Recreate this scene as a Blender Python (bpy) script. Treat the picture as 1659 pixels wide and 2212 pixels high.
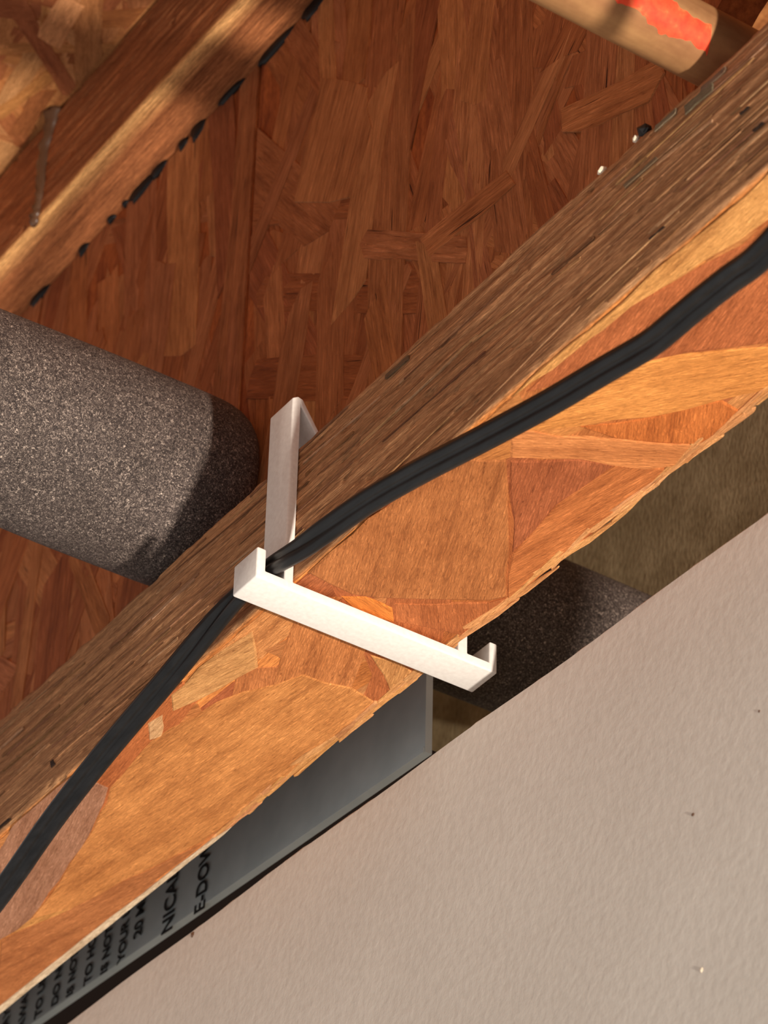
import bpy, bmesh, math, random
import numpy as np
from mathutils import Vector, Matrix

# ------------------------------------------------------------------ clear
for o in list(bpy.data.objects):
    bpy.data.objects.remove(o, do_unlink=True)
SC = bpy.context.scene
COL = SC.collection
MM = 0.001

# ------------------------------------------------------------------ camera (all lengths in millimetres, scaled to metres)
# x runs across the joist, y along it (away from the camera), z up; the joist's lower flange starts at z = 0
CAM_R = ((0.8265845893885677, -0.5624330189857384, 0.02066435917034587),
         (0.350119843495176, 0.4851161817847144, -0.8012979379491335),
         (0.4406518033280319, 0.6695755292162401, 0.597908520510074))
CAM_C = (-337.364, -548.118, -460.631)
cam_d = bpy.data.cameras.new('camera')
cam_d.sensor_fit = 'VERTICAL'
cam_d.sensor_height = 36.0
cam_d.sensor_width = 27.0
cam_d.lens = 7668.7 / 2212.0 * 36.0
cam_d.clip_start = 0.01
cam_d.clip_end = 50.0
cam_d.dof.use_dof = True
cam_d.dof.focus_distance = 0.800
cam_d.dof.aperture_fstop = 38.0
cam = bpy.data.objects.new('camera', cam_d)
COL.objects.link(cam)
M3 = Matrix(((CAM_R[0][0], -CAM_R[1][0], -CAM_R[2][0]),
             (CAM_R[0][1], -CAM_R[1][1], -CAM_R[2][1]),
             (CAM_R[0][2], -CAM_R[1][2], -CAM_R[2][2])))
cam.matrix_world = Matrix.Translation(Vector(CAM_C) * MM) @ M3.to_4x4()
SC.camera = cam

# ------------------------------------------------------------------ world, lamp, exposure
world = bpy.data.worlds.new('room_ambience')
SC.world = world
world.use_nodes = True
bg = world.node_tree.nodes['Background']
bg.inputs['Color'].default_value = (1.0, 0.97, 0.93, 1)
bg.inputs['Strength'].default_value = 0.50

lamp_d = bpy.data.lights.new('ceiling_bulb', 'POINT')
lamp_d.energy = 350.0
lamp_d.color = (1.0, 0.91, 0.80)
lamp_d.shadow_soft_size = 0.035
lamp = bpy.data.objects.new('ceiling_bulb', lamp_d)
COL.objects.link(lamp)
lamp.location = (-0.14, -2.12, -1.44)

SC.view_settings.view_transform = 'Standard'
SC.view_settings.look = 'None'
SC.view_settings.exposure = 0.12
SC.view_settings.gamma = 1.0
SC.view_settings.use_curve_mapping = False

# ------------------------------------------------------------------ helpers
rng = np.random.RandomState(7)
random.seed(7)


def srgb(r, g, b):
    f = lambda c: (c / 255.0) / 12.92 if c / 255.0 <= 0.04045 else ((c / 255.0 + 0.055) / 1.055) ** 2.4
    return (f(r), f(g), f(b))


def link(name, me, parent=None, mat=None):
    o = bpy.data.objects.new(name, me)
    COL.objects.link(o)
    if parent is not None:
        o.parent = parent
    if mat is not None and me is not None and not me.materials:
        me.materials.append(mat)
    return o


def mesh_from(name, verts, faces, mat=None, parent=None, smooth=False):
    me = bpy.data.meshes.new(name)
    me.from_pydata([(v[0] * MM, v[1] * MM, v[2] * MM) for v in verts], [], faces)
    me.update()
    if smooth:
        me.polygons.foreach_set('use_smooth', [True] * len(me.polygons))
    return link(name, me, parent, mat)


def from_bm(name, bm, mat=None, parent=None, smooth=False):
    me = bpy.data.meshes.new(name)
    for v in bm.verts:
        v.co *= MM
    bm.normal_update()
    bm.to_mesh(me)
    bm.free()
    if smooth:
        me.polygons.foreach_set('use_smooth', [True] * len(me.polygons))
    return link(name, me, parent, mat)


def thing(name, label, cat, loc=(0, 0, 0), group=None):
    o = bpy.data.objects.new(name, None)
    o.empty_display_size = 0.02
    COL.objects.link(o)
    o['label'] = label
    o['category'] = cat
    if group:
        o['group'] = group
    return o


def vnoise(shape, cells, seed, octaves=1):
    """bilinear value noise in [0,1]; shape (n,m), cells (cn,cm)"""
    r = np.random.RandomState(seed)
    out = np.zeros(shape)
    amp, tot = 1.0, 0.0
    cn, cm = cells
    for _ in range(octaves):
        cn_i, cm_i = max(1, int(cn)), max(1, int(cm))
        g = r.rand(cn_i + 2, cm_i + 2)
        u = np.linspace(0, cn_i, shape[0]); v = np.linspace(0, cm_i, shape[1])
        i = np.minimum(u.astype(int), cn_i); j = np.minimum(v.astype(int), cm_i)
        fu = (u - i)[:, None]; fv = (v - j)[None, :]
        fu = fu * fu * (3 - 2 * fu); fv = fv * fv * (3 - 2 * fv)
        a = g[i][:, j]; b = g[i + 1][:, j]; c = g[i][:, j + 1]; d = g[i + 1][:, j + 1]
        out += amp * ((a * (1 - fu) + b * fu) * (1 - fv) + (c * (1 - fu) + d * fu) * fv)
        tot += amp; amp *= 0.5; cn *= 2; cm *= 2
    return out / tot


# ------------------------------------------------------------------ materials
class NT:
    def __init__(self, name):
        self.m = bpy.data.materials.new(name)
        self.m.use_nodes = True
        self.t = self.m.node_tree
        self.b = self.t.nodes['Principled BSDF']
        self.b.inputs['Roughness'].default_value = 0.8
        self.b.inputs['Specular IOR Level'].default_value = 0.25

    def n(self, kind, **kw):
        nd = self.t.nodes.new(kind)
        for k, v in kw.items():
            if hasattr(nd, k):
                setattr(nd, k, v)
            else:
                nd.inputs[k].default_value = v
        return nd

    def l(self, a, b):
        self.t.links.new(a, b)

    def coords(self, scale, kind='Object', offset_random=False):
        tc = self.n('ShaderNodeTexCoord')
        mp = self.n('ShaderNodeMapping')
        mp.inputs['Scale'].default_value = scale
        self.l(tc.outputs[kind], mp.inputs['Vector'])
        if offset_random:
            oi = self.n('ShaderNodeObjectInfo')
            mu = self.n('ShaderNodeMath', operation='MULTIPLY')
            mu.inputs[1].default_value = 913.0
            self.l(oi.outputs['Random'], mu.inputs[0])
            cb = self.n('ShaderNodeCombineXYZ')
            self.l(mu.outputs[0], cb.inputs[0]); self.l(mu.outputs[0], cb.inputs[1]); self.l(mu.outputs[0], cb.inputs[2])
            self.l(cb.outputs[0], mp.inputs['Location'])
        return mp.outputs[0]

    def noise(self, vec, scale=1.0, detail=3.0, rough=0.6, dist=0.0):
        nd = self.n('ShaderNodeTexNoise')
        nd.inputs['Scale'].default_value = scale
        nd.inputs['Detail'].default_value = detail
        nd.inputs['Roughness'].default_value = rough
        nd.inputs['Distortion'].default_value = dist
        self.l(vec, nd.inputs['Vector'])
        return nd.outputs['Fac']

    def ramp(self, fac, stops, interp='LINEAR'):
        nd = self.n('ShaderNodeValToRGB')
        cr = nd.color_ramp
        cr.interpolation = interp
        while len(cr.elements) < len(stops):
            cr.elements.new(0.5)
        for e, (p, c) in zip(cr.elements, stops):
            e.position = p
            e.color = (c[0], c[1], c[2], 1) if not isinstance(c, (int, float)) else (c, c, c, 1)
        self.l(fac, nd.inputs['Fac'])
        return nd.outputs['Color']

    def mix(self, a, b, fac, mode='MIX'):
        nd = self.n('ShaderNodeMix', data_type='RGBA', blend_type=mode)
        for sock, v in ((nd.inputs[0], fac), (nd.inputs[6], a), (nd.inputs[7], b)):
            if isinstance(v, (int, float)):
                sock.default_value = v
            elif isinstance(v, tuple):
                sock.default_value = (v[0], v[1], v[2], 1)
            else:
                self.l(v, sock)
        return nd.outputs[2]

    def bump(self, height, strength=0.4, dist=0.0003, normal=None):
        nd = self.n('ShaderNodeBump')
        nd.inputs['Strength'].default_value = strength
        nd.inputs['Distance'].default_value = dist
        self.l(height, nd.inputs['Height'])
        if normal is not None:
            self.l(normal, nd.inputs['Normal'])
        self.l(nd.outputs[0], self.b.inputs['Normal'])
        return nd.outputs[0]

    def color(self, c):
        if isinstance(c, tuple):
            self.b.inputs['Base Color'].default_value = (c[0], c[1], c[2], 1)
        else:
            self.l(c, self.b.inputs['Base Color'])


def mat_strand(name, grain=1.0, fibre=1.0, crack=0.0, fibre_scale=(260, 1900, 1900)):
    """one flat wood flake; grain along the flake's own x, tint from the object's colour"""
    k = NT(name)
    oi = k.n('ShaderNodeObjectInfo')
    g1 = k.noise(k.coords((40, 420, 420), offset_random=True), 1.0, 5.0, 0.66, 0.3)
    g2 = k.noise(k.coords(fibre_scale, offset_random=True), 1.0, 4.0, 0.72, 0.9)
    geo = k.n('ShaderNodeNewGeometry')
    g3 = k.noise(geo.outputs['Position'], 55.0, 4.0, 0.62, 0.4)
    c = k.mix(oi.outputs['Color'], k.ramp(g1, [(0.28, (0.55, 0.45, 0.38)), (0.5, (1, 1, 1)), (0.75, (1.28, 1.34, 1.42))]), 0.85 * grain, 'MULTIPLY')
    c = k.mix(c, k.ramp(g2, [(0.26, (0.30, 0.20, 0.14)), (0.41, (0.86, 0.84, 0.80)), (0.55, (1.0, 1.0, 1.0)), (0.70, (1.42, 1.50, 1.60))]), 0.85 * fibre, 'MULTIPLY')
    c = k.mix(c, k.ramp(g3, [(0.3, (0.76, 0.68, 0.60)), (0.7, (1.14, 1.17, 1.2))]), 0.7, 'MULTIPLY')
    if crack > 0:
        g4 = k.noise(k.coords((38, 1000, 1000), offset_random=True), 1.0, 2.0, 0.5, 0.5)
        c = k.mix(c, k.ramp(g4, [(0.25, (0.12, 0.08, 0.06)), (0.31, (1, 1, 1))]), crack, 'MULTIPLY')
    k.color(c)
    k.bump(k.mix(g2, g1, 0.3), 0.9, 0.0007)
    k.b.inputs['Roughness'].default_value = 0.8
    return k.m


def mat_flange_body():
    """laminated-strand lumber: long streaks along the joist on every face"""
    k = NT('laminated_strand_lumber')
    v = k.coords((2000, 60, 2300))
    s1 = k.noise(v, 1.0, 4.0, 0.65, 0.15)
    s2 = k.noise(k.coords((380, 11, 380)), 1.0, 3.0, 0.55, 0.3)
    s3 = k.noise(k.coords((3600, 420, 3800)), 1.0, 3.0, 0.6)
    at = k.n('ShaderNodeAttribute', attribute_name='face_tint')
    c = k.mix(at.outputs['Color'], k.ramp(s1, [(0.28, (0.30, 0.25, 0.22)), (0.46, (0.9, 0.88, 0.86)), (0.58, (1.08, 1.08, 1.06)), (0.75, (2.0, 2.1, 2.1))]), 0.95, 'MULTIPLY')
    c = k.mix(c, k.ramp(s2, [(0.25, (0.62, 0.54, 0.46)), (0.5, (1, 1, 1)), (0.78, (1.45, 1.5, 1.48))]), 0.9, 'MULTIPLY')
    c = k.mix(c, k.ramp(s3, [(0.3, (0.62, 0.55, 0.5)), (0.5, (1, 1, 1)), (0.66, (1.3, 1.32, 1.34)), (0.75, (2.2, 2.3, 2.3))]), 0.85, 'MULTIPLY')
    k.color(c)
    h = k.mix(s1, s3, 0.4)
    k.bump(h, 0.7, 0.0006)
    k.b.inputs['Roughness'].default_value = 0.85
    return k.m


def mat_board(name, base, dark, scale=(220, 220, 30)):
    """plain oriented-strand board ground showing between the flakes"""
    k = NT(name)
    g = k.noise(k.coords(scale), 1.0, 4.0, 0.6, 0.4)
    f = k.noise(k.coords((900, 900, 400)), 1.0, 3.0, 0.6)
    c = k.ramp(g, [(0.3, dark), (0.7, base)])
    c = k.mix(c, k.ramp(f, [(0.3, (0.6, 0.55, 0.5)), (0.6, (1.1, 1.1, 1.1))]), 0.7, 'MULTIPLY')
    k.color(c)
    k.bump(k.mix(g, f, 0.5), 0.5, 0.0005)
    return k.m


def mat_plain(name, col, rough=0.6, metal=0.0, spec=0.3):
    k = NT(name)
    k.color(col)
    k.b.inputs['Roughness'].default_value = rough
    k.b.inputs['Metallic'].default_value = metal
    k.b.inputs['Specular IOR Level'].default_value = spec
    return k


def mat_foam():
    k = NT('elastomeric_foam')
    g = k.noise(k.coords((1900, 1900, 1900)), 1.0, 2.0, 0.65, 1.6)
    w = k.noise(k.coords((60, 60, 60)), 1.0, 3.0, 0.6)
    c = k.ramp(g, [(0.34, srgb(44, 36, 34)), (0.50, srgb(76, 65, 61)), (0.60, srgb(128, 113, 104)), (0.71, srgb(216, 196, 180))])
    c = k.mix(c, k.ramp(w, [(0.3, (0.7, 0.68, 0.66)), (0.7, (1.15, 1.15, 1.15))]), 0.7, 'MULTIPLY')
    k.color(c)
    k.bump(g, 0.7, 0.0005)
    k.b.inputs['Roughness'].default_value = 0.62
    k.b.inputs['Specular IOR Level'].default_value = 0.3
    return k.m


def mat_plastic_white():
    k = NT('printed_white_plastic')
    n1 = k.noise(k.coords((900, 900, 900)), 1.0, 2.0, 0.5)
    k.color(k.ramp(n1, [(0.3, srgb(236, 228, 220)), (0.7, srgb(246, 240, 232))]))
    wv = k.n('ShaderNodeTexWave', bands_direction='Y')
    wv.inputs['Scale'].default_value = 1.0
    k.l(k.coords((0, 1600, 0)), wv.inputs['Vector'])
    k.bump(k.mix(wv.outputs['Fac'], n1, 0.5), 0.10, 0.0002)
    k.b.inputs['Roughness'].default_value = 0.45
    k.b.inputs['Specular IOR Level'].default_value = 0.35
    return k.m


def mat_drywall():
    k = NT('unpainted_drywall_paper')
    f = k.noise(k.coords((420, 420, 420)), 1.0, 4.0, 0.6)
    b = k.noise(k.coords((14, 14, 14)), 1.0, 3.0, 0.55)
    s = k.noise(k.coords((160, 110, 110)), 1.0, 2.0, 0.5)
    c = k.ramp(b, [(0.3, srgb(224, 215, 202)), (0.7, srgb(236, 228, 215))])
    c = k.mix(c, k.ramp(f, [(0.3, (0.93, 0.92, 0.91)), (0.65, (1.03, 1.03, 1.03))]), 0.8, 'MULTIPLY')
    c = k.mix(c, k.ramp(s, [(0.16, (0.62, 0.58, 0.56)), (0.23, (1, 1, 1))]), 0.6, 'MULTIPLY')
    k.color(c)
    k.bump(k.mix(f, s, 0.25), 0.28, 0.0005)
    k.b.inputs['Roughness'].default_value = 0.9
    return k.m


def mat_gray_sheet():
    k = NT('gray_coated_sheet')
    b = k.noise(k.coords((45, 45, 45)), 1.0, 3.0, 0.6)
    k.color(k.ramp(b, [(0.32, srgb(204, 216, 218)), (0.7, srgb(228, 238, 239))]))
    k.b.inputs['Roughness'].default_value = 0.6
    return k.m


def mat_copper():
    k = NT('tarnished_copper')
    b = k.noise(k.coords((30, 160, 160)), 1.0, 3.0, 0.6)
    f = k.noise(k.coords((500, 500, 500)), 1.0, 3.0, 0.6)
    c = k.ramp(b, [(0.3, srgb(158, 108, 72)), (0.7, srgb(200, 150, 98))])
    c = k.mix(c, k.ramp(f, [(0.3, (0.85, 0.82, 0.8)), (0.7, (1.06, 1.06, 1.06))]), 0.6, 'MULTIPLY')
    k.color(c)
    k.b.inputs['Metallic'].default_value = 0.25
    k.b.inputs['Roughness'].default_value = 0.55
    return k.m


def mat_paint():
    k = NT('red_marking_paint')
    f = k.noise(k.coords((400, 400, 400)), 1.0, 4.0, 0.6)
    k.color(k.ramp(f, [(0.35, srgb(250, 70, 45)), (0.6, srgb(250, 92, 55)), (0.75, srgb(250, 140, 80))]))
    k.b.inputs['Roughness'].default_value = 0.5
    return k.m


def mat_cord():
    k = NT('black_vinyl_cord')
    f = k.noise(k.coords((700, 60, 700)), 1.0, 3.0, 0.6)
    k.color(k.ramp(f, [(0.3, srgb(14, 13, 14)), (0.7, srgb(28, 27, 28))]))
    k.bump(f, 0.15, 0.0002)
    k.b.inputs['Roughness'].default_value = 0.33
    k.b.inputs['Specular IOR Level'].default_value = 0.34
    return k.m


M_STRAND = mat_strand('wood_strand', 0.85, 1.17, 0.0, (380, 2500, 2500))
M_STRAND_WEB = mat_strand('web_strand', 1.0, 1.0, 1.0, (120, 1500, 1500))
M_FLANGE = mat_flange_body()
M_WEB = mat_board('web_board', srgb(196, 112, 58), srgb(128, 62, 32))
M_SUB = mat_board('subfloor_board', srgb(214, 146, 86), srgb(150, 86, 46), (200, 60, 200))
M_BACK = mat_board('back_board', srgb(214, 190, 148), srgb(164, 140, 102), (40, 40, 40))
M_FOAM = mat_foam()
M_CLIP = mat_plastic_white()
M_DRY = mat_drywall()
M_GYP = mat_plain('gypsum_core', srgb(232, 226, 218), 0.95).m
M_SHEET = mat_gray_sheet()
M_DARK = mat_plain('painted_shade_brown', srgb(58, 46, 42), 0.85).m  # shade colour for the strip added under the gray panel
M_INK = mat_plain('black_print', srgb(44, 46, 48), 0.6).m
M_COPPER = mat_copper()
M_PAINT = mat_paint()
M_CORD = mat_cord()
M_GLUE = mat_plain('black_adhesive', srgb(22, 17, 16), 0.5).m
M_DRIP = mat_plain('brown_adhesive', srgb(96, 68, 50), 0.35, 0.0, 0.5).m
M_CHIP = mat_plain('pale_wood_chip', srgb(238, 222, 196), 0.7).m

# ------------------------------------------------------------------ joist dimensions
W, H = 44.45, 38.1          # flange width and thickness
ZT = 213.5                  # underside of the upper flange
ZS = ZT + H                 # underside of the subfloor
XW0, XW1 = 17.4, 27.0       # web faces
Y0, Y1 = -330.0, 420.0      # built length
SEAM = 57.4
PIPE_Y, PIPE_Z = 65.1, 67.0
COP_Y, COP_Z, COP_R = -143.8, 52.8, 7.91
P2Y, P2Z = -193.0, 66.0


# ------------------------------------------------------------------ wood flakes as geometry
def clip_poly(poly, lo, hi):
    def cut(ps, ax, val, keep_less):
        out = []
        for i in range(len(ps)):
            a, b = ps[i], ps[(i + 1) % len(ps)]
            ia = (a[ax] <= val) if keep_less else (a[ax] >= val)
            ib = (b[ax] <= val) if keep_less else (b[ax] >= val)
            if ia:
                out.append(a)
            if ia != ib:
                t = (val - a[ax]) / (b[ax] - a[ax])
                out.append((a[0] + t * (b[0] - a[0]), a[1] + t * (b[1] - a[1])))
        return out
    for ax, val, kl in ((0, lo[0], False), (0, hi[0], True), (1, lo[1], False), (1, hi[1], True)):
        poly = cut(poly, ax, val, kl)
        if len(poly) < 3:
            return []
    return poly


def area(poly):
    return 0.5 * sum(poly[i][0] * poly[(i + 1) % len(poly)][1] - poly[(i + 1) % len(poly)][0] * poly[i][1] for i in range(len(poly)))


def flake(name, poly, ang, plane, base, thick, col, parent, mat=None, inset=0.35):
    """poly: outline in face coordinates (a,b); ang: grain angle in that plane; plane: (origin, A, B, N)"""
    if area(poly) < 0:
        poly = poly[::-1]
    ca, sa = math.cos(ang), math.sin(ang)
    cx = sum(p[0] for p in poly) / len(poly); cy = sum(p[1] for p in poly) / len(poly)
    loc = [((p[0] - cx) * ca + (p[1] - cy) * sa, -(p[0] - cx) * sa + (p[1] - cy) * ca) for p in poly]
    n = len(loc)
    verts, faces = [], []
    for p in loc:
        verts.append((p[0], p[1], -0.25))
    for i, p in enumerate(loc):
        L = math.hypot(*p) or 1.0
        s = max(0.0, 1 - inset / L)
        verts.append((p[0] * s, p[1] * s, thick * (0.75 + 0.5 * random.random())))
    verts.append((0, 0, thick))
    for i in range(n):
        j = (i + 1) % n
        faces.append((i, j, n + j, n + i))
        faces.append((n + i, n + j, 2 * n))
    me = bpy.data.meshes.new(name)
    me.from_pydata([(v[0] * MM, v[1] * MM, v[2] * MM) for v in verts], [], faces)
    me.update()
    o = link(name, me, parent, mat or M_STRAND)
    O, A, B, N = [Vector(q) for q in plane]
    U = A * ca + B * sa
    V = -A * sa + B * ca
    P = O + A * cx + B * cy + N * base
    if U.cross(V).dot(N) < 0:
        # mirrored face frame: keep outward winding
        me.flip_normals()
    m = Matrix(((U.x, V.x, N.x, P.x * MM), (U.y, V.y, N.y, P.y * MM), (U.z, V.z, N.z, P.z * MM), (0, 0, 0, 1)))
    o.matrix_basis = m
    o.color = (col[0], col[1], col[2], 1)
    return o


def flake_outline(cx, cy, ln, wd, ang):
    """long flake with torn, slanted ends and slightly wandering sides"""
    pts = []
    sl = random.uniform(-0.5, 0.5) * wd
    for t in (-0.5, -0.22, 0.08, 0.32, 0.5):
        pts.append((t * ln + (sl if abs(t) == 0.5 else 0), -wd / 2 * random.uniform(0.82, 1.05)))
    pts.append((0.5 * ln + random.uniform(-0.02, 0.05) * ln, random.uniform(-0.15, 0.15) * wd))
    for t in (0.5, 0.3, 0.02, -0.25, -0.5):
        pts.append((t * ln - (sl if abs(t) == 0.5 else 0) * 0.4, wd / 2 * random.uniform(0.82, 1.05)))
    pts.append((-0.5 * ln - random.uniform(-0.02, 0.05) * ln, random.uniform(-0.15, 0.15) * wd))
    c, s = math.cos(ang), math.sin(ang)
    return [(cx + x * c - y * s, cy + x * s + y * c) for x, y in pts]


def rough(pts, amp=0.7):
    out = []
    for i, a in enumerate(pts):
        b = pts[(i + 1) % len(pts)]
        out.append(a)
        L = math.dist(a, b)
        if L > 9:
            for t in ((0.33, 0.66) if L > 20 else (0.5,)):
                o = random.uniform(-amp, amp)
                out.append((a[0] + (b[0] - a[0]) * t - (b[1] - a[1]) / L * o, a[1] + (b[1] - a[1]) * t + (b[0] - a[0]) / L * o))
    return out


def vary(c, s=0.14, hue=0.06):
    k = 1 + random.uniform(-s, s)
    return (c[0] * k, c[1] * k * (1 + random.uniform(-hue, hue)), c[2] * k * (1 + random.uniform(-2 * hue, 2 * hue)))


# ------------------------------------------------------------------ the ceiling: subfloor
ceiling = mesh_from('ceiling', [(x, y, z) for z in (ZS + 1.05, ZS + 18) for x, y in ((-420, Y0), (470, Y0), (470, Y1), (-420, Y1))],
                    [(0, 3, 2, 1), (4, 5, 6, 7), (0, 1, 5, 4), (1, 2, 6, 5), (2, 3, 7, 6), (3, 0, 4, 7)], M_SUB)
ceiling['kind'] = 'structure'
ceiling['label'] = 'oriented strand board subfloor overhead'
SUBP = ((0, 0, ZS + 1.0), (1, 0, 0), (0, 1, 0), (0, 0, -1))
tones_sub = [srgb(206, 138, 84), srgb(192, 124, 72), srgb(178, 106, 60), srgb(214, 152, 96), srgb(168, 98, 56)]
for i in range(200):
    x = random.uniform(-75, 0); y = random.uniform(40, 235)
    a = random.choice([random.gauss(math.pi / 2, 0.35), random.gauss(2.3, 0.5), random.gauss(0.6, 0.5)])
    p = flake_outline(x, y, random.uniform(18, 42), random.uniform(3.5, 9), a)
    p = clip_poly(p, (-120, 0), (-0.4, 300))
    if len(p) >= 3 and abs(area(p)) > 12:
        flake('strand', p, a, SUBP, i * 0.002, random.uniform(0.06, 0.2), vary(random.choice(tones_sub), 0.12), ceiling)


# ------------------------------------------------------------------ flange body as a rough lofted bar
def flange_mesh(name, z0, parent, seed, tints, x0=0.0, fine=True, chip=1.0, arris=None):
    ny = 751 if fine else 40
    ys = np.linspace(Y0, Y1, ny)
    st = 0.55 if fine else 12.0
    ch = 0.9
    sec = []      # (x, z, nx, nz, face id) going round: left side up->down, bottom, right side, top
    def run(a, b, nx, nz, fid, step):
        n = max(2, int(round(math.dist(a, b) / step)) + 1)
        for i in range(n):
            t = i / (n - 1)
            sec.append((a[0] + (b[0] - a[0]) * t, a[1] + (b[1] - a[1]) * t, nx, nz, fid))
    run((0, H - ch), (0, ch), -1, 0, 0, st)
    run((ch, 0), (W - ch, 0), 0, -1, 1, st * 1.8)
    run((W, ch), (W, H - ch), 1, 0, 2, st * 8)
    run((W - ch, H), (ch, H), 0, 1, 3, st * 8)
    ns = len(sec)
    s = np.array([q[:4] for q in sec]); fid = np.array([q[4] for q in sec])
    X = np.repeat(s[None, :, 0], ny, 0); Z = np.repeat(s[None, :, 1], ny, 0)
    if fine:
        nl = int((fid == 0).sum()); nb = int((fid == 1).sum())
        streak = vnoise((ny, nl), (22, 30), seed, 2) * 0.6 + vnoise((ny, nl), (70, 14), seed + 1, 2) * 0.4
        pits = vnoise((ny, nl), (140, 26), seed + 2)
        dl = (streak - 0.5) * 0.9 - np.clip(pits - 0.86, 0, 1) * 6.0
        bot = (vnoise((ny, nb), (60, 12), seed + 3, 2) - 0.5) * 0.25
        D = np.zeros((ny, ns))
        D[:, fid == 0] = dl
        D[:, fid == 1] = bot
        # ragged arrises
        for idx, amp, sd in ((0, 0.9, 11), (nl - 1, 0.8, 12), (nl, 0.8, 12), (nl + nb - 1, 0.9, 13), (nl + nb, 0.9, 13), (ns - 1, 0.9, 11)):
            e = vnoise((ny, 2), (110, 1), seed + sd, 3)[:, 0]
            D[:, idx] -= np.clip(e - 0.45, 0, 1) * amp * 2.4 * chip
        X = X + D * s[None, :, 2]; Z = Z + D * s[None, :, 3]
    Yv = np.repeat(ys[:, None], ns, 1)
    V = np.stack([X + x0, Yv, Z + z0], -1).reshape(-1, 3) * MM
    i = np.arange(ny - 1)[:, None] * ns; j = np.arange(ns)[None, :]; j2 = (j + 1) % ns
    F = np.stack([i + j, i + j2, i + ns + j2, i + ns + j], -1).reshape(-1, 4)
    faces = F.tolist() + [list(range(ns))[::-1], [(ny - 1) * ns + q for q in range(ns)]]
    me = bpy.data.meshes.new(name)
    me.from_pydata(V.tolist(), [], faces)
    me.update()
    at = me.color_attributes.new('face_tint', 'FLOAT_COLOR', 'POINT')
    cols = np.ones((ny, ns, 4))
    for f in range(4):
        cols[:, fid == f, :3] = tints[f]
    if arris is not None:          # paler tint painted where the left lower arris catches the light
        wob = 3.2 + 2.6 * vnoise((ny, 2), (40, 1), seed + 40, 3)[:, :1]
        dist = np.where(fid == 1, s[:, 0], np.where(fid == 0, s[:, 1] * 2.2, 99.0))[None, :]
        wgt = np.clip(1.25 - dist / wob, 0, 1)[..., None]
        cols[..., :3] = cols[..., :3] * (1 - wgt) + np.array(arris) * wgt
    at.data.foreach_set('color', cols.reshape(-1).astype(np.float32))
    me.polygons.foreach_set('use_smooth', [True] * len(me.polygons))
    return link(name, me, parent, M_FLANGE)


joist = thing('i_joist', 'brown wooden I-joist with strand board web crossed by two pipes', 'joist')
T_SIDE = srgb(178, 128, 88)
T_BOT = srgb(222, 138, 72)
low = flange_mesh('bottom_flange', 0, joist, 31, [T_SIDE, T_BOT, T_SIDE, T_SIDE])
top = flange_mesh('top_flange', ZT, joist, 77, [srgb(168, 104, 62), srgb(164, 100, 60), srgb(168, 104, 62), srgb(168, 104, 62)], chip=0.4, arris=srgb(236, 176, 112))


def plate(name, outline, holes, x0, x1, mat, parent):
    bm = bmesh.new()
    es = []
    for loop in [outline] + holes:
        vs = [bm.verts.new((x0, p[0], p[1])) for p in loop]
        for a, b in zip(vs, vs[1:] + vs[:1]):
            es.append(bm.edges.new((a, b)))
    bmesh.ops.triangle_fill(bm, use_beauty=True, use_dissolve=False, edges=es)
    fs = list(bm.faces)
    ret = bmesh.ops.extrude_face_region(bm, geom=fs)
    bmesh.ops.translate(bm, vec=(x1 - x0, 0, 0), verts=[g for g in ret['geom'] if isinstance(g, bmesh.types.BMVert)])
    bmesh.ops.recalc_face_normals(bm, faces=bm.faces)
    return from_bm(name, bm, mat, parent)


def arc(cy, cz, r, a0, a1, n):
    return [(cy + r * math.cos(a0 + (a1 - a0) * i / n), cz + r * math.sin(a0 + (a1 - a0) * i / n)) for i in range(n + 1)]


ZB, ZTT = H - 0.3, ZT + 0.3
HR = 15.0
aS = math.acos((SEAM - PIPE_Y) / HR)
C_HOLE = (-147.0, 62.0, 22.5)
web_a = plate('web_panel', [(Y0, ZB), (SEAM - 0.55, ZB)] + arc(PIPE_Y, PIPE_Z, HR, 2 * math.pi - aS, aS, 14) + [(SEAM - 0.55, ZTT), (Y0, ZTT)],
              [arc(C_HOLE[0], C_HOLE[1], C_HOLE[2], 0, 2 * math.pi * 29 / 30, 29), arc(P2Y, P2Z, HR, 0, 2 * math.pi * 23 / 24, 23)], XW0, XW1, M_WEB, joist)
web_b = plate('web_panel', [(SEAM + 0.55, ZB), (Y1, ZB), (Y1, ZTT), (SEAM + 0.55, ZTT)] + arc(PIPE_Y, PIPE_Z, HR, aS, -aS, 18), [], XW0, XW1, M_WEB, joist)
WEBP = ((XW0, 0, 0), (0, 1, 0), (0, 0, 1), (-1, 0, 0))
tones_web = [srgb(186, 116, 68), srgb(178, 108, 64), srgb(198, 130, 80), srgb(166, 96, 56), srgb(184, 116, 72)]


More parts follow.
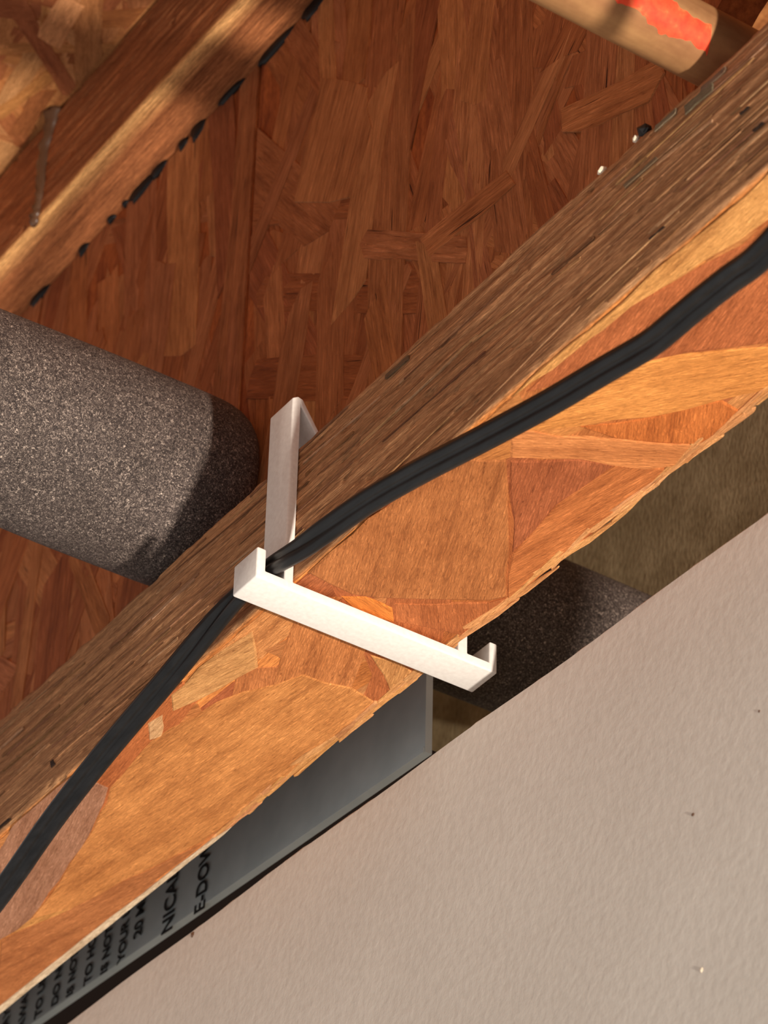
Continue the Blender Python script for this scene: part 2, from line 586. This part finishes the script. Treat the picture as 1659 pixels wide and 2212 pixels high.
def web_flakes(parent, ya, yb, count, seed):
    random.seed(seed)
    k = 0
    for i in range(count):
        a = random.choices([random.gauss(math.pi / 2, 0.22), random.gauss(2.2, 0.25), random.gauss(0.9, 0.3)], [0.72, 0.16, 0.12])[0]
        ln = random.uniform(50, 125); wd = random.uniform(6, 18)
        y = random.uniform(ya, yb); z = random.uniform(H, ZT)
        p = flake_outline(y, z, ln, wd, a)
        p = clip_poly(p, (ya, H + 0.3), (yb, ZT - 0.3))
        if len(p) < 3 or abs(area(p)) < 40:
            continue
        bad = False
        cx = sum(q[0] for q in p) / len(p); cz = sum(q[1] for q in p) / len(p)
        for q in p:
            for t in (1.0, 0.7, 0.4, 0.0):
                yy, zz = cx + (q[0] - cx) * t, cz + (q[1] - cz) * t
                if math.hypot(yy - PIPE_Y, zz - PIPE_Z) < HR + 1 or math.hypot(yy - C_HOLE[0], zz - C_HOLE[1]) < C_HOLE[2] + 0.5 or math.hypot(yy - P2Y, zz - P2Z) < HR + 1:
                    bad = True
        if bad:
            continue
        flake('strand', p, a, WEBP, k * 0.003, random.uniform(0.05, 0.22), vary(random.choice(tones_web), 0.07, 0.03), parent, M_STRAND_WEB)
        k += 1
    return k


kA = web_flakes(web_a, -215, SEAM - 0.8, 210, 5)
kB = web_flakes(web_b, SEAM + 0.8, 260, 150, 6)
# a few big flakes that stand out
for pts, ang, col in (
        ([(24.6, 181.9), (2.2, 161.2), (-0.5, 144.9), (9.1, 128.8), (35.6, 146.4), (33.9, 154.7)], 1.95, srgb(196, 128, 78)),
        ([(-22.1, 92.9), (-57.6, 88.8), (-61.1, 81.9), (-26.1, 84.3)], 0.12, srgb(192, 122, 74)),
        ([(-78.4, 92.0), (-114.0, 80.1), (-115.5, 74.2), (-110.1, 69.7), (-92.4, 76.1), (-78.6, 84.7)], 0.35, srgb(196, 126, 76))):
    flake('strand', rough(pts, 1.0), ang, WEBP, 0.66, 0.15, col, web_a, M_STRAND_WEB)

# ------------------------------------------------------------------ flakes on the underside of the lower flange
random.seed(21)
BOTP = ((0, 0, -0.02), (1, 0, 0), (0, 1, 0), (0, 0, -1))
tones_bot = [srgb(214, 134, 74), srgb(204, 120, 64), srgb(220, 148, 86), srgb(196, 112, 62)]
k = 0
for i in range(95):
    a = random.gauss(math.pi / 2, 0.30)
    p = flake_outline(random.uniform(0, W), random.uniform(-200, 250), random.uniform(40, 90), random.uniform(8, 22), a)
    p = clip_poly(p, (1.2, -250), (W - 1.0, 300))
    if len(p) >= 3 and abs(area(p)) > 25:
        flake('strand', p, a, BOTP, 0.02 + k * 0.002, random.uniform(0.04, 0.10), vary(random.choice(tones_bot), 0.10), low); k += 1
TR = [
    ('E', [(25.7, 179.9), (32.2, 155.2), (38.8, 124.9), (42.8, 107.1), (43.4, 138.3), (43.4, 171.3), (43.4, 215)], 1.75, srgb(198, 122, 70)),
    ('B', [(10.5, 98.8), (8, 75), (12, 52), (22, 30), (34, 28), (43.4, 30), (43, 100), (38.8, 124.9), (32.2, 155.2), (26.7, 165.9), (23.1, 144.2), (17.3, 118.2)], 1.62, srgb(226, 148, 82)),
    ('A', [(0.6, 128.9), (0.6, 105.0), (0.8, 98.4), (10.5, 98.8), (17.3, 118.2), (23.1, 144.2), (26.7, 165.9), (25.5, 179.8), (12, 172)], 1.30, srgb(182, 128, 98)),
    ('C', [(3.4, 69.1), (4.4, 63.6), (9.4, 72.2), (7.7, 75.4)], 1.5, srgb(240, 186, 132)),
    ('D', [(3.2, 22.5), (12.1, 34.1), (9.6, 47.7), (5.6, 61.4), (1.7, 55.8), (1.1, 42.1)], 1.8, srgb(232, 168, 104)),
    ('F', [(30.1, 14.5), (36.7, 12.7), (43.2, 14.6), (43.3, 25.2)], 1.2, srgb(228, 160, 96)),
    ('I', [(13.3, -63.5), (24.7, -72.5), (32.3, -75.5), (30.7, -56.2), (33.2, -36.7)], 1.15, srgb(186, 104, 62)),
    ('N', [(33.5, -36.2), (30.7, -56.2), (32.3, -75.5), (43.0, -80.9), (43.4, -60.0), (43.4, -39.0), (42.8, -21.6)], 1.75, srgb(214, 126, 68)),
    ('H', [(22.8, -5.6), (40.3, -18.7), (42.2, -22.3), (43.2, -4.2), (26.9, 0.3)], 0.9, srgb(196, 112, 62)),
    ('h', [(11.6, -0.9), (16.3, -4.2), (23.8, -4.1), (27.3, 0.5), (16.2, 1.4)], 0.3, srgb(228, 134, 58)),
    ('G', [(0.9, -4.0), (1.0, -21.7), (0.9, -41.8), (4.5, -58.5), (12.6, -63.3), (32.7, -36.7), (42.1, -22.5), (40.0, -19.2), (23.7, -8.0), (13.4, -2.8)], 1.15, srgb(198, 122, 68)),
    ('k', [(18.1, -81.4), (28.1, -92.1), (37.0, -105.8), (43.3, -105.2), (43.4, -91.8), (26.9, -82.5)], 1.0, srgb(218, 124, 60)),
    ('L', [(2.3, -84.1), (1.0, -110.7), (5.5, -129.0), (11.4, -152.1), (22, -190), (33.0, -125.6), (21.2, -113.4), (11.2, -98.5)], 1.35, srgb(200, 114, 66)),
    ('K', [(4.0, -78.6), (11.5, -98.2), (21.4, -113.2), (33.5, -125.0), (43.3, -150), (43.3, -114.5), (37.0, -105.8), (28.1, -92.1), (18.1, -81.4), (8.0, -72.2)], 2.2, srgb(238, 156, 80)),
    ('J', [(6.5, -71.7), (16.0, -76.0), (26.9, -82.5), (43.4, -91.8), (43.4, -82.9), (39.0, -78.0), (24.9, -72.2), (12.5, -64.3)], 2.6, srgb(230, 146, 84)),
    ('M', [(1.0, -80.9), (0.9, -107.7), (0.9, -141.4), (0.9, -190), (8, -190), (8.9, -155.3), (6.0, -132.8), (2.9, -116.9), (2.3, -92.7)], 1.55, srgb(240, 172, 100)),
]
for i, (_, pts, ang, col) in enumerate(TR):
    pts = clip_poly(rough(pts), (0.5, -260), (W - 0.6, 300))
    flake('strand', pts, ang, BOTP, 0.36 + i * 0.006, 0.08, col, low, inset=0.7)
# pale torn fibres along the right-hand lower arris
random.seed(4)
strip = [(W - 0.3, 96.0)] + [(W - 0.9 - 0.4 * random.random() - 0.9 * min(1, (y - 96) / 80.0), y) for y in range(104, 300, 8)]
strip += [(W + 0.25 * random.random(), y) for y in range(300, 96, -8)]
for a, b in ((0, 9), (8, 17), (16, 24)):
    seg = strip[a:b + 1] + [q for q in strip[25:] if strip[a][1] <= q[1] <= strip[b][1]]
    flake('splinter', seg, math.pi / 2, BOTP, 0.30, 0.35, srgb(250, 222, 186), low, inset=0.1)
for i in range(46):
    y = random.uniform(-175, 95); ln = random.uniform(10, 34)
    p = flake_outline(W - random.uniform(0.8, 2.0), y, ln, random.uniform(0.9, 2.0), math.pi / 2 + random.gauss(0, 0.07))
    p = clip_poly(p, (W - 4, -260), (W + 0.25, 300))
    flake('splinter', p, math.pi / 2, BOTP, 0.46, random.uniform(0.05, 0.2), vary(srgb(238, 168, 106), 0.10), low, inset=0.4)

# strand ends showing as long streaks on the side of the lower flange
SIDEP = ((0, 0, 0), (0, 1, 0), (0, 0, 1), (-1, 0, 0))
side_tones = [srgb(196, 146, 104), srgb(160, 112, 76), srgb(136, 92, 62), srgb(210, 162, 118), srgb(172, 122, 84)]
for i in range(110):
    y = random.uniform(-185, 215); z = random.uniform(1.5, H - 1.5)
    p = flake_outline(y, z, random.uniform(12, 45), random.uniform(0.3, 1.0), random.gauss(0, 0.03))
    p = clip_poly(p, (-260, 0.8), (300, H - 0.8))
    if len(p) >= 3 and abs(area(p)) > 2:
        flake('strand', p, 0, SIDEP, 0.10 + i * 0.001, random.uniform(0.02, 0.10), vary(random.choice(side_tones), 0.12), low, inset=0.3)
# gray-green smears and dark pits on the same side
for (y, z, ln, wd, c) in ((-146.7, 33.2, 9, 2.6, (124, 108, 84)), (-151.5, 34.6, 8, 1.4, (130, 104, 84)), (-136.2, 35.4, 7, 1.4, (128, 108, 84)), (-127.4, 27.5, 11, 1.0, (132, 108, 82)), (-39.7, 34.4, 9, 1.4, (126, 98, 72)),
                          (-160.5, 19.4, 2.8, 0.6, (52, 36, 28)), (-164.3, 12.2, 3.2, 0.7, (52, 36, 28)), (-132.0, 7.9, 5.0, 0.4, (56, 38, 28)), (108.8, 7.6, 1.4, 2.4, (60, 40, 30)), (135.0, 1.9, 12, 0.8, (60, 42, 30))):
    p = clip_poly(rough(flake_outline(y, z, ln, wd, 0.02), 0.3), (-260, 0.5), (300, H - 0.4))
    flake('strand', p, 0, SIDEP, 0.42, 0.05, srgb(*c), low, inset=0.2)
# pale chips and dark dirt lying on the upper arris
for (y, z, s, m) in ((-113.6, 38.6, 1.3, M_CHIP), (-125.2, 38.8, 1.0, M_CHIP), (-128.4, 39.0, 1.9, M_GLUE)):
    bm = bmesh.new()
    bmesh.ops.create_icosphere(bm, subdivisions=1, radius=s)
    for v in bm.verts:
        v.co.x *= random.uniform(0.6, 1.1); v.co.y *= random.uniform(0.7, 1.2); v.co.z *= random.uniform(0.6, 1.0)
        v.co += Vector((0.7, y, z))
    from_bm('debris_chip', bm, m, low)

# black adhesive pockets where the web enters the upper flange
for (y, z, ln, ht, tl) in ((151.8, 213.2, 5.5, 2.6, 0), (119.0, 212.8, 15, 3.4, 0.02), (110.0, 213.0, 9, 2.4, 0), (96.7, 212.8, 5, 2.2, 0), (89.0, 212.6, 8, 4.0, 0.1),
                           (177.5, 212.8, 12, 2.4, 0), (72, 213.0, 14, 1.6, 0), (48.8, 212.4, 20, 2.2, 0), (136, 213.2, 4, 1.4, 0), (128, 213.3, 3, 1.2, 0), (29, 212.5, 16, 3.4, 0), (8, 212.6, 14, 2.6, 0)):
    bm = bmesh.new()
    bmesh.ops.create_icosphere(bm, subdivisions=2, radius=1.0)
    for v in bm.verts:
        v.co = Vector((v.co.x * 1.5, v.co.y * ln / 2 * (1 + 0.25 * math.sin(v.co.z * 5)), v.co.z * ht * 0.85 * (1 + 0.3 * math.sin(v.co.y * 4))))
        v.co += Vector((XW0 - 0.2, y, z))
    from_bm('adhesive_blob', bm, M_GLUE, top, smooth=True)

# dried run of subfloor adhesive on the side of the upper flange
bm = bmesh.new()
random.seed(12)
key = [(144.6, 252.0, 3.6), (146.4, 247.0, 3.2), (148.6, 241.0, 2.5), (149.4, 234.0, 2.3), (148.7, 227.0, 2.2), (149.0, 221.0, 1.5), (150.2, 216.5, 2.0), (150.7, 213.9, 1.7), (150.9, 212.4, 0.8)]
rings = []
for (a, b) in zip(key, key[1:]):
    for t in (0, 0.25, 0.5, 0.75):
        y, z, r = [a[q] + (b[q] - a[q]) * t for q in range(3)]
        r *= random.uniform(0.75, 1.25)
        rings.append([bm.verts.new((-0.1 - abs(math.cos(w)) * r * random.uniform(0.5, 1.0) if math.cos(w) < 0 else 0.6, y + math.sin(w) * r * random.uniform(0.85, 1.1), z)) for w in [2 * math.pi * q / 12 for q in range(12)]])
for ra, rb in zip(rings, rings[1:]):
    for q in range(12):
        bm.faces.new((ra[q], ra[(q + 1) % 12], rb[(q + 1) % 12], rb[q]))
bm.faces.new(rings[0]); bm.faces.new(rings[-1][::-1])
bmesh.ops.recalc_face_normals(bm, faces=bm.faces)
d = from_bm('adhesive_drip', bm, M_DRIP, top, smooth=True)
d['label'] = 'dried brown run of adhesive'

# ------------------------------------------------------------------ neighbouring joists that close the two bays
for x0, lab in ((-406.4, 'next wooden I-joist beyond the left bay, outside the picture'), (406.4, 'next wooden I-joist beyond the drywall, outside the picture')):
    j = thing('i_joist', lab, 'joist')
    for nm, z0 in (('bottom_flange', 0), ('top_flange', ZT)):
        flange_mesh(nm, z0, j, 3, [T_SIDE, T_BOT, T_SIDE, T_SIDE], x0=x0, fine=False)
    plate('web_panel', [(Y0, ZB), (Y1, ZB), (Y1, ZTT), (Y0, ZTT)], [], XW0 + x0, XW1 + x0, M_WEB, j)

# ------------------------------------------------------------------ drywall wall standing right of the joist, its top edge short of the ceiling
XD = 52.0


def wall_top(y):
    return -16.4 + 0.026 * y + 0.45 * math.sin(y * 0.021) + 0.25 * math.sin(y * 0.083 + 1)


bm = bmesh.new()
ysw = np.linspace(-420, 520, 236)
rows = []
for y in ysw:
    zt = wall_top(y)
    j = random.uniform(-0.25, 0.25)
    rows.append([bm.verts.new(c) for c in ((XD, y, -640), (XD, y, zt - 12), (XD, y, zt - 2.2), (XD + 0.05, y, zt - 0.5), (XD + 0.5, y, zt + j), (XD + 1.6, y, zt - 0.4 + 0.4 * j), (XD + 11.6, y, zt - 0.6), (XD + 12.7, y, zt - 1.2), (XD + 12.7, y, -640))])
for a, b in zip(rows, rows[1:]):
    for q in range(len(a)):
        f = bm.faces.new((a[q], b[q], b[(q + 1) % len(a)], a[(q + 1) % len(a)]))
        f.material_index = 1 if q in (4, 5, 6) else 0
bm.faces.new(rows[0]); bm.faces.new(rows[-1][::-1])
bmesh.ops.recalc_face_normals(bm, faces=bm.faces)
wall = from_bm('wall_right', bm, M_DRY)
wall.data.materials.append(M_GYP)
wall['kind'] = 'structure'
wall['label'] = 'unpainted drywall with a rough cut top edge'
# specks of dirt on the paper
for (y, z, s, m) in ((-73.8, -115.3, 0.55, M_CHIP), (-73.0, -79.2, 0.5, M_DRIP), (-95, -66, 0.3, M_DRIP), (125.8, -14.6, 0.8, M_DRIP)):
    bm = bmesh.new()
    bmesh.ops.create_icosphere(bm, subdivisions=1, radius=s)
    for v in bm.verts:
        v.co = Vector((v.co.x * 0.5 + XD - 0.05, v.co.y * random.uniform(0.6, 1.3) + y, v.co.z * random.uniform(0.6, 1.3) + z))
    from_bm('dirt_speck', bm, m, wall)

# ------------------------------------------------------------------ dark board wall at the back of the cavity behind the drywall
wall_b = mesh_from('wall_back', [(x, y, z) for x in (150.0, 168.0) for y, z in ((-420, -640), (520, -640), (520, ZS), (-420, ZS))],
                   [(0, 3, 2, 1), (4, 5, 6, 7), (0, 1, 5, 4), (1, 2, 6, 5), (2, 3, 7, 6), (3, 0, 4, 7)], M_BACK)
wall_b['kind'] = 'structure'
wall_b['label'] = 'dim brown board at the back of the cavity'

# ------------------------------------------------------------------ gray printed panel hanging behind the wall
box = thing('printed_panel', 'thin gray panel with rows of black print behind the drywall edge', 'panel')
XB0 = 66.0
BY0, BY1 = 44.2, 410.0
zb = lambda y: 2.5 + 0.053 * (y - BY0)
panel = plate('panel_sheet', [(BY0, zb(BY0)), (BY1, zb(BY1)), (BY1, ZS + 1.0), (96.0, ZS + 1.0), (93.0, ZS - 3.0), (93.0, 50.0), (89.0, 44.0), (BY0, 44.0)], [], XB0, XB0 + 2.0, M_SHEET, box)
# the sheet's folded lower hem
hem = plate('folded_hem', [(BY0 + 0.2, zb(BY0) - 0.1), (BY1 - 0.2, zb(BY1) - 0.1), (BY1 - 0.2, zb(BY1) + 1.3), (BY0 + 0.2, zb(BY0) + 1.3)], [], XB0 - 0.4, XB0 - 0.02, M_SHEET, box)
# dark strip added below the panel in place of the shade there
ret = mesh_from('shade_strip', [(x, y, zb(y) + dz) for dz in (0.0, 1.2) for x, y in ((XB0 + 2.0, BY0), (XB0 + 34.0, BY0), (XB0 + 34.0, BY1), (XB0 + 2.0, BY1))],
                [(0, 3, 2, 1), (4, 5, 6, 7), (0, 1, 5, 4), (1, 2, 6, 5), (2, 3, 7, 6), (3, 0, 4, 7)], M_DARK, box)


def print_line(txt, y, z, cap, squeeze=1.0):
    cu = bpy.data.curves.new('print_line', 'FONT')
    cu.body = txt
    cu.size = cap / 0.70 * MM
    cu.extrude = 0.00004
    cu.offset = 0.00016
    tmp = bpy.data.objects.new('tmp_print', cu)
    COL.objects.link(tmp)
    dg = bpy.context.evaluated_depsgraph_get()
    me = bpy.data.meshes.new_from_object(tmp.evaluated_get(dg))
    bpy.data.objects.remove(tmp, do_unlink=True)
    me.name = 'printed_line'
    me.materials.clear()
    me.materials.append(M_INK)
    o = link('printed_line', me, box)
    # text runs up (+z), letter tops point along +y, face looks towards -x
    t = math.radians(4.5)
    U = Vector((0, -math.sin(t), math.cos(t))) * squeeze
    V = Vector((0, math.cos(t), math.sin(t)))
    N = Vector((-1, 0, 0))
    o.matrix_basis = Matrix(((U.x, V.x, N.x, (XB0 - 0.47) * MM), (U.y, V.y, N.y, y * MM), (U.z, V.z, N.z, z * MM), (0, 0, 0, 1)))
    return o


for txt, y, z, cap, sq in (('E-DOWN', 144.0, 6.0, 5.2, 0.80), ('NICAL', 160.2, 7.4, 5.6, 0.80), ('20 MIN', 176.6, 13.4, 4.2, 0.85),
                           ('YOUR US', 185.0, 9.6, 3.7, 0.85), ('IS NOT A', 194.0, 10.2, 3.7, 0.85), ('TO HOLD', 203.0, 11.0, 3.7, 0.85),
                           ('IS NOT', 212.6, 11.6, 3.6, 0.85), ('DO NOT', 221.0, 12.4, 3.6, 0.85), ('TO USE', 230.4, 12.8, 3.6, 0.85),
                           ('AWAY', 240.0, 13.4, 3.6, 0.85), ('PLAY', 250.0, 14.0, 3.6, 0.85)):
    print_line(txt, y, z, cap, sq)


# ------------------------------------------------------------------ pipes
def lathe_x(name, prof, cy, cz, mat, parent, n=64, wob=0.0):
    """prof: list of (x, r); closed with end caps when the radius is > 0"""
    verts, faces = [], []
    for i, (x, r) in enumerate(prof):
        for q in range(n):
            a = 2 * math.pi * q / n
            rr = r + (wob * (math.sin(3 * a + x * 0.05) + math.sin(2 * a - x * 0.031)) if wob else 0)
            verts.append((x, cy + rr * math.cos(a), cz + rr * math.sin(a)))
    for i in range(len(prof) - 1):
        for q in range(n):
            q2 = (q + 1) % n
            faces.append((i * n + q, i * n + q2, (i + 1) * n + q2, (i + 1) * n + q))
    faces.append(tuple(range(n))[::-1])
    faces.append(tuple((len(prof) - 1) * n + q for q in range(n)))
    return mesh_from(name, verts, faces, mat, parent, smooth=True)


ins = thing('insulated_pipe', 'thick pipe in speckled dark gray foam left of the white clip, passing through the joist', 'pipe')
lathe_x('copper_tube', [(-360, 11.1), (-330, 11.1), (149.0, 11.1), (149.9, 11.1)], PIPE_Y, PIPE_Z, M_COPPER, ins, 40)
prof = [(-340, 21.6)]
for x in np.linspace(-330, 2, 60):
    t = max(0.0, min(1.0, (x + 110) / 95.0))
    prof.append((float(x), 22.6 + 2.5 * t * t * (3 - 2 * t)))
prof += [(6, 25.0), (9, 24.7), (11.5, 24.1), (13.5, 23.2), (15, 22.0), (16, 20.4), (16.5, 18.0), (16.6, 12.0)]
lathe_x('foam_sleeve', prof, PIPE_Y, PIPE_Z, M_FOAM, ins, 96, 0.22)
prof = [(27.6, 12.0), (27.7, 19.0), (28.6, 20.6), (30, 21.3), (33, 21.7)] + [(float(x), 21.8) for x in np.linspace(40, 149, 20)] + [(149.8, 21.6)]
lathe_x('foam_sleeve', prof, PIPE_Y, PIPE_Z, M_FOAM, ins, 96, 0.22)

ins2 = thing('insulated_pipe', 'foam wrapped pipe mostly beyond the top right corner, beside the copper pipe', 'pipe')
lathe_x('copper_tube', [(-360, 11.1), (-330, 11.1), (149.0, 11.1), (149.9, 11.1)], P2Y, P2Z, M_COPPER, ins2, 40)
lathe_x('foam_sleeve', [(-340, 23.5)] + [(float(x), 24.5) for x in np.linspace(-330, 2, 30)] + [(9, 24.2), (13.5, 23.0), (16, 20.4), (16.6, 12.0)], P2Y, P2Z, M_FOAM, ins2, 96, 0.2)

cop = thing('copper_pipe', 'bare copper water pipe with a red paint mark above the joist flange', 'pipe')
lathe_x('tube', [(-360, COP_R - 0.3), (-359, COP_R), (-200, COP_R), (-60, COP_R), (60, COP_R), (149, COP_R), (149.8, COP_R - 0.3)], COP_Y, COP_Z, M_COPPER, cop, 64)
# red paint stroke: a thin curved patch hugging the tube
random.seed(9)
verts, faces = [], []
nx, na = 40, 14
r = COP_R + 0.07
for i in range(nx + 1):
    x = -27.5 + 27.3 * i / nx
    t = i / nx
    a_lo = math.radians(197 + 5 * math.sin(t * 9) + random.uniform(-2, 2) + 22 * max(0, (0.10 - t) / 0.10) - 10 * (1 - t))
    a_hi = math.radians(240 - 16 * max(0, (0.45 - t) / 0.45) + 4 * math.sin(t * 13) + random.uniform(-2.5, 2.5) - 18 * max(0, (0.08 - t) / 0.08))
    sk = random.uniform(-0.3, 0.3)
    for q in range(na + 1):
        a = a_lo + (a_hi - a_lo) * q / na
        verts.append((x + sk + 1.8 * (q / na), COP_Y + r * math.cos(a), COP_Z + r * math.sin(a)))
for i in range(nx):
    for q in range(na):
        k0 = i * (na + 1) + q
        faces.append((k0, k0 + 1, k0 + na + 2, k0 + na + 1))
pm = mesh_from('paint_mark', verts, faces, M_PAINT, cop, smooth=True)
pm['label'] = 'red spray paint stroke'

# ------------------------------------------------------------------ printed clip straddling the flange
A_, B_, T_, D_, TK, TA = 10.04, 11.1, 2.44, 9.85, 5.3, 2.63
prof = [(-A_, -T_), (W + B_, -T_), (W + B_, TK), (W + B_ - T_ + 0.3, TK), (W + B_ - T_ + 0.3, 0), (W + TA + 0.2, 0),
        (W + TA + 0.2, 50.6), (W + 1.2, 51.6), (W - 0.2, 51.3), (W - 8.2, 38.75), (W - 6.8, 38.75), (W + 0.25, 49.2), (W + 0.25, 0),
        (-0.25, 0), (-0.25, 49.2), (6.8, 38.75), (8.2, 38.75), (0.2, 51.3), (-1.2, 51.6), (-TA, 50.6), (-TA, 0), (-A_ + T_, 0), (-A_ + T_, TK), (-A_, TK)]
ZC = -0.95     # clip hangs just under the flakes
bm = bmesh.new()
fr = [bm.verts.new((x, 0.0, z)) for x, z in prof]
f = bm.faces.new(fr)
ret = bmesh.ops.extrude_face_region(bm, geom=[f])
bmesh.ops.translate(bm, vec=(0, D_, 0), verts=[g for g in ret['geom'] if isinstance(g, bmesh.types.BMVert)])
bmesh.ops.recalc_face_normals(bm, faces=bm.faces)
bmesh.ops.bevel(bm, geom=list(bm.edges), offset=0.42, segments=3, affect='EDGES', profile=0.5, clamp_overlap=True)
for v in bm.verts:
    if v.co.z < 10:
        v.co.z += ZC * max(0.0, min(1.0, (10 - v.co.z) / 10.0))
clip = from_bm('cable_clip', bm, M_CLIP, None)
for p in clip.data.polygons:
    p.use_smooth = True
clip.data.set_sharp_from_angle(angle=math.radians(38)) if hasattr(clip.data, 'set_sharp_from_angle') else None
clip['label'] = 'white plastic clip hooked around the lower joist flange'
clip['category'] = 'clip'

# ------------------------------------------------------------------ two-core cord hanging from the clip slot
CP = [(-9.0, 250, -52), (-7.5, 190, -43), (-6.0, 150.0, -34.5), (-5.0, 120.7, -25.4), (-5.0, 97.5, -16.5), (-5.0, 72.5, -9.5), (-5.0, 48.1, -4.3), (-5.05, 22.5, 1.2), (-5.1, 9.0, 2.2), (-5.1, 1.3, 2.2),
      (-5.0, -10.2, 0.2), (-5.0, -23.2, -1.2), (-5.0, -37.6, -3.1), (-5.0, -55.2, -6.8), (-5.0, -72.2, -11.0), (-5.0, -88.5, -15.0), (-5.0, -104.2, -18.6),
      (-5.5, -120.1, -22.2), (-6, -135.4, -25.9), (-7, -143.8, -27.5), (-8, -152.1, -28.8), (-10, -165.5, -31.9), (-12.5, -179, -35.6), (-18, -208, -36), (-26, -244, -31), (-31, -300, -24)]


def catmull(P, per=10):
    P = [np.array(p, float) for p in P]
    out = []
    for i in range(len(P) - 1):
        p0 = P[max(i - 1, 0)]; p1 = P[i]; p2 = P[i + 1]; p3 = P[min(i + 2, len(P) - 1)]
        for q in range(per):
            t = q / per
            out.append(0.5 * (2 * p1 + (p2 - p0) * t + (2 * p0 - 5 * p1 + 4 * p2 - p3) * t * t + (3 * p1 - p0 - 3 * p2 + p3) * t ** 3))
    out.append(P[-1])
    return np.array(out)


cp = catmull(CP)
for _ in range(6):
    cp[1:-1] = 0.25 * cp[:-2] + 0.5 * cp[1:-1] + 0.25 * cp[2:]
# cross-section: two round cores joined by a web, 5.6 x 3 mm, with a thin raised rib on one face
sec = []
rc, off = 1.5, 1.32
for a in np.linspace(-math.radians(140), math.radians(140), 19):
    sec.append((off + rc * math.cos(a), rc * math.sin(a)))
for a in np.linspace(math.radians(40), math.radians(320), 19):
    sec.append((-off + rc * math.cos(a), rc * math.sin(a)))
verts, faces = [], []
ns = len(sec)
view = np.array([0.44, 0.67, 0.60])
for i in range(len(cp)):
    tg = cp[min(i + 1, len(cp) - 1)] - cp[max(i - 1, 0)]
    tg /= np.linalg.norm(tg)
    zz = np.array([0.15, 0.0, 1.0])
    broad = np.cross(tg, view); broad /= np.linalg.norm(broad)
    up = zz - tg * (zz @ tg); up /= np.linalg.norm(up)
    if broad @ up < 0:
        broad = -broad
    w = math.exp(-((cp[i][1] - 5) / 22.0) ** 2)       # stands upright inside the clip slot
    b = up * w + broad * (1 - w)
    b -= tg * (b @ tg); b /= np.linalg.norm(b)
    nrm = np.cross(tg, b)
    for (u, v) in sec:
        verts.append(tuple(cp[i] + b * u + nrm * v))
for i in range(len(cp) - 1):
    for q in range(ns):
        q2 = (q + 1) % ns
        faces.append((i * ns + q, i * ns + q2, (i + 1) * ns + q2, (i + 1) * ns + q))
faces.append(tuple(range(ns))[::-1]); faces.append(tuple((len(cp) - 1) * ns + q for q in range(ns)))
cord = mesh_from('power_cord', verts, faces, M_CORD, None, smooth=True)
bm = bmesh.new(); bm.from_mesh(cord.data); bmesh.ops.recalc_face_normals(bm, faces=bm.faces); bm.to_mesh(cord.data); bm.free()
cord['label'] = 'black two-core cord running through the white clip along the joist'
cord['category'] = 'cord'
